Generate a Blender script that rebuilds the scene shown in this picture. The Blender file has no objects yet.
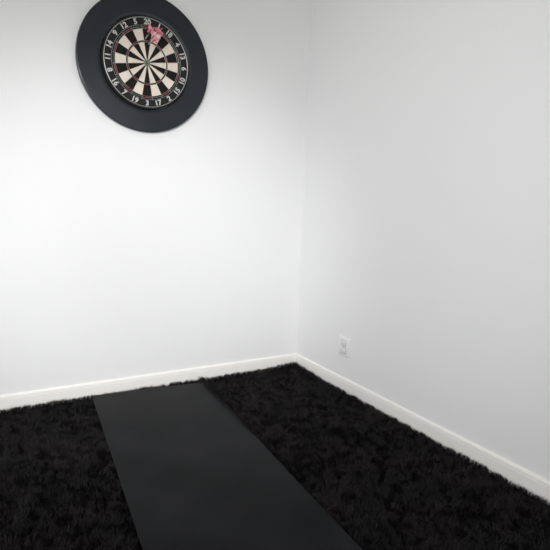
import bpy, bmesh, math, random
import numpy as np
from mathutils import Vector, Matrix

random.seed(7)
rng = np.random.default_rng(7)
sc = bpy.context.scene
col = sc.collection
PI = math.pi

# ------------------------------------------------------------------ camera
CAM = Vector((-1.8378, -2.7670, 1.0806))
YAW, PITCH, ROLL, FPX = 0.53853, 0.14839, 0.03788, 519.8
fw = Vector((math.sin(YAW)*math.cos(PITCH), math.cos(YAW)*math.cos(PITCH), -math.sin(PITCH)))
rt = Vector((math.cos(YAW), -math.sin(YAW), 0))
up = rt.cross(fw)
r2 = math.cos(ROLL)*rt + math.sin(ROLL)*up
u2 = -math.sin(ROLL)*rt + math.cos(ROLL)*up
cam_data = bpy.data.cameras.new('camera')
cam = bpy.data.objects.new('camera', cam_data)
col.objects.link(cam)
cam_data.sensor_width = 36.0
cam_data.lens = FPX/550*36.0
cam_data.clip_start = 0.05
cam.matrix_world = Matrix(((r2.x, u2.x, -fw.x, CAM.x), (r2.y, u2.y, -fw.y, CAM.y),
                           (r2.z, u2.z, -fw.z, CAM.z), (0, 0, 0, 1)))
sc.camera = cam

# ------------------------------------------------------------------ light and exposure
world = bpy.data.worlds.new('world')
sc.world = world
world.use_nodes = True
world.node_tree.nodes['Background'].inputs[0].default_value = (0.98, 0.987, 1.0, 1)
world.node_tree.nodes['Background'].inputs[1].default_value = 1.48
vs = sc.view_settings
vs.view_transform = 'Standard'
vs.look = 'None'
vs.gamma = 1.0
vs.use_curve_mapping = False
vs.exposure = 0.0

def spot_lamp(name, loc, target, half, power, color, radius):
    l = bpy.data.lights.new(name, 'SPOT')
    l.spot_size = 2*half; l.spot_blend = 1.0; l.shadow_soft_size = radius
    l.energy = power; l.color = color
    o = bpy.data.objects.new(name, l)
    col.objects.link(o)
    o.location = loc
    o.rotation_euler = (Vector(target)-Vector(loc)).to_track_quat('-Z', 'Y').to_euler()
    return o

# two unseen spots added behind the camera on the left, fitted to wall brightness
spot_lamp('fitted_spot_right_wall', (-2.89, -3.39, 1.75), (0, -0.74, 1.06), 0.40, 128, (0.975, 0.985, 1.0), 0.12)
spot_lamp('fitted_spot_back_wall', (-2.59, -3.39, 1.75), (-1.09, 0, 0.71), 0.366, 352, (0.99, 0.995, 1.0), 0.12)

# ------------------------------------------------------------------ helpers
def mat(name, rgb, rough=0.5, metal=0.0, spec=0.5, noise=None, bump=None):
    """noise=(scale, rgb2, detail), bump=(scale, strength, distance)"""
    m = bpy.data.materials.new(name); m.use_nodes = True
    nt = m.node_tree; b = nt.nodes['Principled BSDF']
    b.inputs['Base Color'].default_value = (*rgb, 1)
    b.inputs['Roughness'].default_value = rough
    b.inputs['Metallic'].default_value = metal
    b.inputs['Specular IOR Level'].default_value = spec
    if noise or bump:
        tc = nt.nodes.new('ShaderNodeTexCoord')
    if noise:
        n = nt.nodes.new('ShaderNodeTexNoise'); n.inputs['Scale'].default_value = noise[0]
        n.inputs['Detail'].default_value = noise[2]
        nt.links.new(tc.outputs['Object'], n.inputs['Vector'])
        r = nt.nodes.new('ShaderNodeValToRGB')
        r.color_ramp.elements[0].position = 0.35; r.color_ramp.elements[1].position = 0.65
        r.color_ramp.elements[0].color = (*rgb, 1); r.color_ramp.elements[1].color = (*noise[1], 1)
        nt.links.new(n.outputs['Fac'], r.inputs['Fac'])
        nt.links.new(r.outputs['Color'], b.inputs['Base Color'])
    if bump:
        n = nt.nodes.new('ShaderNodeTexNoise'); n.inputs['Scale'].default_value = bump[0]
        n.inputs['Detail'].default_value = 6
        nt.links.new(tc.outputs['Object'], n.inputs['Vector'])
        bp = nt.nodes.new('ShaderNodeBump'); bp.inputs['Strength'].default_value = bump[1]
        bp.inputs['Distance'].default_value = bump[2]
        nt.links.new(n.outputs['Fac'], bp.inputs['Height'])
        nt.links.new(bp.outputs['Normal'], b.inputs['Normal'])
    return m

def obj(name, bm, mats, parent=None, smooth=False):
    me = bpy.data.meshes.new(name)
    bmesh.ops.recalc_face_normals(bm, faces=bm.faces[:])
    bm.to_mesh(me); bm.free()
    for m in (mats if isinstance(mats, (list, tuple)) else [mats]):
        me.materials.append(m)
    if smooth:
        me.polygons.foreach_set('use_smooth', [True]*len(me.polygons))
        me.set_sharp_from_angle(angle=math.radians(35))
    o = bpy.data.objects.new(name, me); col.objects.link(o)
    if parent: o.parent = parent
    return o

def tag(o, label=None, cat=None, group=None, kind=None):
    if label: o['label'] = label
    if cat: o['category'] = cat
    if group: o['group'] = group
    if kind: o['kind'] = kind
    return o

def thing(name, loc, label, cat, group=None):
    o = bpy.data.objects.new(name, None); o.empty_display_size = 0.05
    col.objects.link(o); o.location = loc
    return tag(o, label, cat, group)

def add_box(bm, lo, hi, bevel=0.0, seg=2):
    r = bmesh.ops.create_cube(bm, size=1.0)
    vs_ = r['verts']
    for v in vs_:
        v.co = Vector([lo[i] + (v.co[i]+0.5)*(hi[i]-lo[i]) for i in range(3)])
    if bevel:
        es = list({e for v in vs_ for e in v.link_edges})
        bmesh.ops.bevel(bm, geom=es, offset=bevel, segments=seg, profile=0.5, affect='EDGES')

def add_lathe(bm, prof, axis='Y', n=128, closed=False, mi=0):
    """prof: (radius, height) pairs, revolved about the given axis through the origin"""
    rings = []
    for r, h in prof:
        if r < 1e-7:
            c = (0, h, 0) if axis == 'Y' else (0, 0, h)
            rings.append([bm.verts.new(c)])
        else:
            ring = []
            for k in range(n):
                a = 2*PI*k/n
                ring.append(bm.verts.new((r*math.cos(a), h, r*math.sin(a)) if axis == 'Y'
                                         else (r*math.cos(a), r*math.sin(a), h)))
            rings.append(ring)
    pairs = list(zip(rings[:-1], rings[1:]))
    if closed: pairs.append((rings[-1], rings[0]))
    for A, B in pairs:
        for k in range(n):
            q = (k+1) % n
            if len(A) == 1 and len(B) == 1: continue
            if len(A) == 1: f = bm.faces.new((A[0], B[k], B[q]))
            elif len(B) == 1: f = bm.faces.new((A[k], B[0], A[q]))
            else: f = bm.faces.new((A[k], B[k], B[q], A[q]))
            f.material_index = mi

def add_tube(bm, a, b, r, n=6):
    a, b = Vector(a), Vector(b)
    d = (b-a).normalized()
    u = d.orthogonal().normalized(); v = d.cross(u)
    R = [[bm.verts.new(p + r*(math.cos(2*PI*k/n)*u + math.sin(2*PI*k/n)*v)) for k in range(n)] for p in (a, b)]
    for k in range(n):
        q = (k+1) % n
        bm.faces.new((R[0][k], R[0][q], R[1][q], R[1][k]))
    bm.faces.new(R[0][::-1]); bm.faces.new(R[1])

def add_torus(bm, R, r, y, n=128, m=6):
    prof = [(R + r*math.cos(2*PI*k/m), y + r*math.sin(2*PI*k/m)) for k in range(m)]
    add_lathe(bm, prof, 'Y', n, closed=True)

# ------------------------------------------------------------------ materials
M_wall = mat('wall_paint', (0.80, 0.80, 0.80), 0.75, spec=0.3, bump=(140, 0.06, 0.002))
M_ceil = mat('ceiling_paint', (0.80, 0.775, 0.71), 0.9, spec=0.2)
M_base = mat('baseboard_paint', (0.88, 0.86, 0.825), 0.45, spec=0.4)
M_backing = mat('carpet_backing', (0.008, 0.007, 0.008), 1.0, spec=0.0, bump=(300, 0.6, 0.01))
M_mat = mat('mat_rubber', (0.0020, 0.0026, 0.0034), 0.42, spec=0.06,
            noise=(3.4, (0.0088, 0.0094, 0.0112), 6), bump=(420, 0.12, 0.001))
M_foam = mat('surround_foam', (0.0050, 0.0085, 0.0140), 0.20, spec=0.5,
             noise=(14, (0.0075, 0.0112, 0.0175), 4), bump=(500, 0.05, 0.001))
M_bull = mat('sisal_pale_green', (0.13, 0.19, 0.12), 0.85, spec=0.2)
M_black = mat('sisal_black', (0.012, 0.010, 0.009), 0.85, spec=0.2, bump=(900, 0.3, 0.001))
M_cream = mat('sisal_cream', (0.80, 0.71, 0.62), 0.9, spec=0.2, noise=(60, (0.72, 0.63, 0.53), 5), bump=(900, 0.3, 0.001))
M_red = mat('sisal_red', (0.15, 0.014, 0.02), 0.85, spec=0.2, bump=(900, 0.3, 0.001))
M_green = mat('sisal_green', (0.018, 0.05, 0.028), 0.85, spec=0.2, bump=(900, 0.3, 0.001))
M_rim = mat('board_rim', (0.010, 0.010, 0.011), 0.7, spec=0.3)
M_wire = mat('steel_wire', (0.42, 0.42, 0.40), 0.4, metal=0.8)
M_number = mat('number_white', (0.55, 0.54, 0.52), 0.5, spec=0.4)
M_flight = mat('flight_pink', (0.92, 0.27, 0.40), 0.4, spec=0.4, noise=(55, (0.92, 0.45, 0.52), 3))
M_shaft = mat('dart_shaft', (0.35, 0.02, 0.06), 0.4, spec=0.5)
M_barrel = mat('dart_barrel', (0.30, 0.29, 0.28), 0.35, metal=0.9)
M_point = mat('dart_point', (0.45, 0.45, 0.45), 0.3, metal=1.0)
M_plate = mat('outlet_plastic', (0.80, 0.80, 0.80), 0.3, spec=0.5)
M_socket = mat('socket_plastic', (0.40, 0.40, 0.40), 0.35, spec=0.5)
M_slot = mat('slot_dark', (0.12, 0.12, 0.12), 0.6)

# ------------------------------------------------------------------ the room
XL, YF, ZC, ZB = -3.5, -4.25, 2.45, -0.02      # left wall, front wall, ceiling, carpet backing
def slab(name, lo, hi, m):
    bm = bmesh.new(); add_box(bm, lo, hi)
    return tag(obj(name, bm, m), kind='structure')
slab('floor', (XL-0.1, YF-0.1, ZB-0.1), (0.1, 0.1, ZB), M_backing)
slab('ceiling', (XL-0.1, YF-0.1, ZC), (0.1, 0.1, ZC+0.1), M_ceil)
slab('wall_back', (XL, 0, ZB), (0, 0.1, ZC), M_wall)
slab('wall_right', (0, YF, ZB), (0.1, 0.1, ZC), M_wall)
# walls behind the camera and to its left omitted to let world light in
#slab('wall_left', (XL-0.1, YF, ZB), (XL, 0.1, ZC), M_wall)
#slab('wall_front', (XL, YF-0.1, ZB), (0, YF, ZC), M_wall)

BH, BT = 0.069, 0.013
def baseboard(name, a, b, nrm):
    """moulded board along a-b, profile swept out along nrm"""
    prof = [(0, ZB), (BT, ZB), (BT, BH-0.020), (BT-0.0012, BH-0.0185), (BT-0.0012, BH-0.010),
            (BT-0.0025, BH-0.006), (BT-0.006, BH-0.002), (BT-0.010, BH), (0, BH)]
    bm = bmesh.new()
    R = [[bm.verts.new((p[0]+nrm[0]*d, p[1]+nrm[1]*d, z)) for d, z in prof] for p in (a, b)]
    n = len(prof)
    for k in range(n):
        bm.faces.new((R[0][k], R[0][(k+1) % n], R[1][(k+1) % n], R[1][k]))
    bm.faces.new(R[0]); bm.faces.new(R[1][::-1])
    return tag(obj(name, bm, M_base), kind='structure')
baseboard('baseboard_back', (XL, 0), (0, 0), (0, -1))
baseboard('baseboard_right', (0, -BT), (0, YF), (-1, 0))
#baseboard('baseboard_left', (XL, -BT), (XL, YF), (1, 0))
#baseboard('baseboard_front', (XL+BT, YF), (-BT, YF), (0, 1))

# ------------------------------------------------------------------ rubber mat on the carpet
MX0, MW, MANG, ML, MTOP = -1.3053, 0.6240, -0.0851, 2.37, 0.004
mat_bm = bmesh.new()
NX, NY = 24, 90
def mat_pt(i, j, z):
    u = MW*i/NX; v = ML*j/NY
    wav = 0.0012*math.sin(7*u+2.1*v)+0.0010*math.sin(3.3*v+1)
    return (u, -v, z + wav)
top = [[mat_bm.verts.new(mat_pt(i, j, 0.006)) for j in range(NY+1)] for i in range(NX+1)]
bot = [[mat_bm.verts.new(mat_pt(i, j, 0.0)) for j in range(NY+1)] for i in range(NX+1)]
for i in range(NX):
    for j in range(NY):
        mat_bm.faces.new((top[i][j], top[i][j+1], top[i+1][j+1], top[i+1][j]))
        mat_bm.faces.new((bot[i][j], bot[i+1][j], bot[i+1][j+1], bot[i][j+1]))
for j in range(NY):
    mat_bm.faces.new((top[0][j], bot[0][j], bot[0][j+1], top[0][j+1]))
    mat_bm.faces.new((top[NX][j], top[NX][j+1], bot[NX][j+1], bot[NX][j]))
for i in range(NX):
    mat_bm.faces.new((top[i][0], top[i+1][0], bot[i+1][0], bot[i][0]))
    mat_bm.faces.new((top[i][NY], bot[i][NY], bot[i+1][NY], top[i+1][NY]))
mo = obj('floor_mat', mat_bm, M_mat, smooth=True)
mo.location = (MX0, -0.03, MTOP-0.006)
mo.rotation_euler = (0, 0, MANG)
tag(mo, 'long dark grey rubber mat lying on the black carpet, running out from the wall', 'mat')
bv = mo.modifiers.new('bevel', 'BEVEL'); bv.width = 0.0015; bv.segments = 2; bv.limit_method = 'ANGLE'

# ------------------------------------------------------------------ carpet pile (uncountable strands)
def vnoise(x, y, s, seed):
    r = np.random.default_rng(seed); g = r.random((256, 256))
    X, Y = x*s, y*s
    i, j = np.floor(X).astype(int), np.floor(Y).astype(int)
    fx, fy = X-i, Y-j
    fx = fx*fx*(3-2*fx); fy = fy*fy*(3-2*fy)
    G = lambda a, b: g[a % 256, b % 256]
    return (G(i, j)*(1-fx)+G(i+1, j)*fx)*(1-fy)+(G(i, j+1)*(1-fx)+G(i+1, j+1)*fx)*fy

def carpet():
    S = 0.0048
    xs = np.arange(-2.75, -BT-0.003, S); ys = np.arange(-2.75, -BT-0.003, S)
    X, Y = np.meshgrid(xs, ys); x = X.ravel(); y = Y.ravel()
    x = x + (rng.random(x.size)-.5)*S*1.2; y = y + (rng.random(x.size)-.5)*S*1.2
    # leave the strip under the mat empty
    c, s = math.cos(MANG), math.sin(MANG)
    dx, dy = x-MX0, y+0.03
    u, v = c*dx+s*dy, -(-s*dx+c*dy)
    under = (u > -0.001) & (u < MW+0.001) & (v > -0.001) & (v < ML+0.001)
    k = (~under) & (x < -BT-0.002) & (y < -BT-0.002)
    x, y, u, v = x[k], y[k], u[k], v[k]
    n = x.size
    ang = 2*PI*(1.5*vnoise(x, y, 13, 1)+1.0*vnoise(x, y, 42, 2)) + rng.normal(0, 0.55, n)
    lean = 0.006 + 0.010*vnoise(x, y, 15, 3) + 0.004*rng.random(n)
    hgt = 0.013 + 0.009*vnoise(x, y, 34, 4) + 0.005*vnoise(x, y, 60, 6) + 0.004*rng.random(n)
    dw = np.minimum(-x, -y)                                   # the pile bunches up along the boards and in the corner
    hgt += 0.008*np.exp(-((dw-BT)/0.03)**2) + 0.020*np.exp(-(np.hypot(x, y)/0.20)**2)
    lx, ly = np.cos(ang)*lean, np.sin(ang)*lean
    # strands next to the boards lean away from them, next to the mat they stay beside it
    lx = np.where(x+lx > -BT-0.002, -np.abs(lx), lx)
    ly = np.where(y+ly > -BT-0.002, -np.abs(ly), ly)
    # strands along the mat's right edge near the wall fold over it
    fold = (u > MW) & (u < MW+0.030) & (v < 0.75) & (rng.random(n) < 0.8*(1-v/0.8))
    reach = 0.020 + 0.026*vnoise(x, y, 14, 8)
    lx = np.where(fold, -c*reach, lx); ly = np.where(fold, -s*reach, ly)
    hgt = np.where(fold, 0.034+0.008*rng.random(n), hgt)
    ang = np.where(fold, PI+MANG, ang)
    px, py = -np.sin(ang), np.cos(ang)
    w = 0.0021 + 0.0012*rng.random(n)
    tw = rng.normal(0, 0.8, n)
    qx, qy = np.cos(tw)*px-np.sin(tw)*py, np.sin(tw)*px+np.cos(tw)*py
    P = np.zeros((n, 5, 3), np.float32)
    for a, (t, h, ww) in enumerate(((0, 0, 1), (0, 0, -1), (0.38, 0.62, 1), (0.38, 0.62, -1), (1.0, 1.0, 0))):
        P[:, a, 0] = x + lx*t + qx*w*0.5*ww
        P[:, a, 1] = y + ly*t + qy*w*0.5*ww
        P[:, a, 2] = ZB + hgt*h
    P[:, :, 0] = np.minimum(P[:, :, 0], -BT-0.0005); P[:, :, 1] = np.minimum(P[:, :, 1], -BT-0.0005)
    base = (np.arange(n)*5)[:, None]
    loops = (base + np.array([0, 1, 3, 2, 2, 3, 4])).ravel().astype(np.int32)
    starts = (np.arange(n)[:, None]*7 + np.array([0, 4])).ravel().astype(np.int32)
    me = bpy.data.meshes.new('carpet_pile')
    me.vertices.add(n*5); me.vertices.foreach_set('co', P.ravel())
    me.loops.add(loops.size); me.loops.foreach_set('vertex_index', loops)
    me.polygons.add(n*2); me.polygons.foreach_set('loop_start', starts)
    me.update(calc_edges=True)
    m = mat('carpet_fibre', (0.0085, 0.0078, 0.0090), 0.7, spec=0.22, noise=(4, (0.0165, 0.0128, 0.0140), 5))
    me.materials.append(m)
    o = bpy.data.objects.new('carpet_pile', me); col.objects.link(o)
    tag(o, 'black shaggy carpet pile covering the whole floor around the mat', 'carpet', kind='stuff')
carpet()

# ------------------------------------------------------------------ dartboard surround
BX, BZ = -1.0114, 1.73
def surround():
    ri, ro, th, e = 0.2285, 0.3405, 0.030, 0.006
    prof = [(ri, 0), (ri, -th+e*0.5), (ri+e*0.15, -th+e*0.15), (ri+e*0.5, -th)]
    for k in range(5): prof.append((ri+0.02+(ro-ri-0.03)*k/4, -th))
    for k in range(1, 7):
        a = PI/2*k/6
        prof.append((ro-e+e*math.sin(a), -th+e-e*math.cos(a)))
    prof += [(ro, -0.004), (ro-0.003, 0)]
    bm = bmesh.new(); add_lathe(bm, prof, 'Y', 160, closed=True)
    o = obj('dartboard_surround', bm, M_foam, smooth=True)
    o.location = (BX, 0, BZ)
    tag(o, 'wide dark grey foam ring on the wall around the dartboard', 'dartboard surround')
surround()

# ------------------------------------------------------------------ dartboard
ORDER = [20, 1, 18, 4, 13, 6, 10, 15, 2, 17, 3, 19, 7, 16, 8, 11, 14, 9, 12, 5]
FY = -0.040                                                   # face of the sisal
def dartboard():
    t = thing('dartboard', (BX, 0, BZ), 'round bristle dartboard with black and cream segments, hung on the white wall', 'dartboard')
    bm = bmesh.new()
    add_lathe(bm, [(0, 0), (0.222, 0), (0.2255, -0.003), (0.2255, FY+0.004), (0.2235, FY+0.001), (0.170, FY), (0.170, FY+0.004), (0, FY+0.004)], 'Y', 160)
    obj('board_body', bm, M_rim, t, smooth=True)
    # playing face: 20 sectors by 5 rings, coloured per bed
    bm = bmesh.new()
    radii = [0.0159, 0.099, 0.107, 0.162, 0.170]
    SUB = 6
    N = 20*SUB
    V = [[bm.verts.new((r*math.sin(2*PI*(k/N-0.025)), FY-0.0004, r*math.cos(2*PI*(k/N-0.025)))) for k in range(N)] for r in radii]
    for ri in range(4):
        for k in range(N):
            seg = k//SUB; q = (k+1) % N
            f = bm.faces.new((V[ri][k], V[ri][q], V[ri+1][q], V[ri+1][k]))
            dark = seg % 2 == 0
            f.material_index = (2 if dark else 3) if ri in (1, 3) else (0 if dark else 1)
    obj('playing_face', bm, [M_black, M_cream, M_red, M_green], t)
    bm = bmesh.new()
    add_lathe(bm, [(0.00635, FY-0.0004), (0.0159, FY-0.0004)], 'Y', 32, mi=0)
    add_lathe(bm, [(0, FY-0.0004), (0.00635, FY-0.0004)], 'Y', 32, mi=1)
    obj('bullseye', bm, [M_bull, M_red], t)
    bm = bmesh.new()
    wy = FY-0.0012
    for r in radii + [0.00635]: add_torus(bm, r, 0.0008, wy, 96, 5)
    for k in range(20):
        a = 2*PI*(k/20-0.025)
        s, c = math.sin(a), math.cos(a)
        add_tube(bm, (0.0159*s, wy, 0.0159*c), (0.178*s, wy, 0.178*c), 0.0008, 5)
    obj('wire_spider', bm, M_wire, t, smooth=True)
    bm = bmesh.new()
    add_torus(bm, 0.2150, 0.0022, FY-0.0030, 128, 8)
    add_torus(bm, 0.1790, 0.0009, FY-0.0012, 128, 6)
    ring = obj('number_ring', bm, M_wire, t, smooth=True)
    for k, num in enumerate(ORDER):
        cu = bpy.data.curves.new('numeral', 'FONT')
        cu.body = str(num); cu.size = 0.036; cu.align_x = 'CENTER'; cu.align_y = 'CENTER'
        cu.extrude = 0.0010; cu.offset = 0.0011; cu.resolution_u = 3
        tmp = bpy.data.objects.new('numeral_text', cu); col.objects.link(tmp)
        bpy.context.view_layer.update()
        me = bpy.data.meshes.new_from_object(tmp.evaluated_get(bpy.context.evaluated_depsgraph_get()))
        bpy.data.objects.remove(tmp); bpy.data.curves.remove(cu)
        me.name = 'numeral'; me.materials.clear(); me.materials.append(M_number)
        o = bpy.data.objects.new('numeral', me); col.objects.link(o); o.parent = ring
        a = 2*PI*k/20
        flip = PI if 5 < k < 15 else 0
        xs = [v.co.x for v in me.vertices]; ysv = [v.co.y for v in me.vertices]
        me.transform(Matrix.Translation((-(min(xs)+max(xs))/2, -(min(ysv)+max(ysv))/2, 0)))
        o.matrix_local = Matrix.Translation((0.1965*math.sin(a), FY-0.0022, 0.1965*math.cos(a))) @ \
            Matrix.Rotation(a+flip, 4, 'Y') @ Matrix.Rotation(PI/2, 4, 'X')
dartboard()

# ------------------------------------------------------------------ three darts in the board
def make_dart(loc, aim, roll, label):
    """axis along local -Z at the tip, tail towards +Z"""
    t = thing('dart', loc, label, 'dart', 'darts stuck in the dartboard')
    q = Vector(aim).to_track_quat('Z', 'Y').to_matrix().to_4x4() @ Matrix.Rotation(roll, 4, 'Z')
    t.rotation_euler = q.to_euler()
    bm = bmesh.new(); add_lathe(bm, [(0, -0.012), (0.0011, 0.002), (0.0011, 0.026), (0, 0.026)], 'Z', 10)
    obj('point', bm, M_point, t, smooth=True)
    prof = [(0, 0.024), (0.0022, 0.024), (0.0034, 0.028)]
    for k in range(14):
        z = 0.030 + 0.003*k
        prof += [(0.0036, z), (0.0036, z+0.002), (0.0031, z+0.0022), (0.0031, z+0.0028)]
    prof += [(0.0030, 0.074), (0, 0.074)]
    bm = bmesh.new(); add_lathe(bm, prof, 'Z', 14); obj('barrel', bm, M_barrel, t, smooth=True)
    bm = bmesh.new(); add_lathe(bm, [(0, 0.073), (0.0028, 0.074), (0.0022, 0.085), (0.0026, 0.108), (0.0024, 0.122), (0, 0.123)], 'Z', 12)
    obj('shaft', bm, M_shaft, t, smooth=True)
    bm = bmesh.new()
    out = [(0.0, 0.112), (0.008, 0.113), (0.0190, 0.124), (0.0215, 0.132), (0.0210, 0.150), (0.016, 0.157), (0.0, 0.156)]
    h = 0.00035
    for k in range(4):
        R = Matrix.Rotation(PI/2*k, 4, 'Z')
        A = [bm.verts.new(R @ Vector((x, -h, z))) for x, z in out]
        B = [bm.verts.new(R @ Vector((x, h, z))) for x, z in out]
        bm.faces.new(A); bm.faces.new(B[::-1])
        for i in range(len(out)):
            j = (i+1) % len(out)
            bm.faces.new((A[i], B[i], B[j], A[j]))
    obj('flight', bm, M_flight, t)
    return t
TY = FY-0.0005
make_dart((BX-0.014, TY, BZ+0.106), (-0.06, -1, 0.12), 0.5, 'dart with pink flight in the dartboard, left one of the three')
make_dart((BX+0.010, TY, BZ+0.110), (0.05, -1, 0.08), 0.9, 'dart with pink flight in the dartboard, right one of the three')
make_dart((BX+0.000, TY, BZ+0.086), (0.00, -1, -0.03), 0.2, 'dart with pink flight in the dartboard, lowest of the three')

# ------------------------------------------------------------------ electrical outlet low on the right wall
def outlet():
    W, H = 0.098, 0.110
    t = thing('electrical_outlet', (0, -0.500, 0.250), 'small white double wall socket plate low on the right wall', 'electrical outlet')
    bm = bmesh.new(); add_box(bm, (-0.009, -W/2, -H/2), (0, W/2, H/2), 0.0028, 3)
    obj('cover_plate', bm, M_plate, t, smooth=True)
    for s in (1, -1):
        zc = s*0.0215
        bm = bmesh.new(); add_box(bm, (-0.0100, -0.0230, zc-0.0175), (-0.006, 0.0230, zc+0.0175), 0.0012, 2)
        fr = obj('socket', bm, M_socket, t, smooth=True)
        bm = bmesh.new(); add_box(bm, (-0.0112, -0.0190, zc-0.0135), (-0.009, 0.0190, zc+0.0135), 0.0008, 2)
        obj('socket_face', bm, M_plate, fr, smooth=True)
        for yy, hh in ((-0.0065, 0.0040), (0.0065, 0.0032)):
            bm = bmesh.new(); add_box(bm, (-0.0115, yy-0.0009, zc+0.003-hh), (-0.0108, yy+0.0009, zc+0.003+hh))
            obj('slot', bm, M_slot, fr)
        bm = bmesh.new(); add_box(bm, (-0.0115, -0.0016, zc-0.0090), (-0.0108, 0.0016, zc-0.0060), 0.0002, 1)
        obj('ground_hole', bm, M_slot, fr)
    bm = bmesh.new(); add_lathe(bm, [(0, 0), (0.003, 0), (0.0028, -0.0012), (0, -0.0016)], 'Y', 16)
    scw = obj('screw', bm, M_wire, t, smooth=True)
    scw.location = (-0.009, 0, 0); scw.rotation_euler = (0, 0, -PI/2)
outlet()
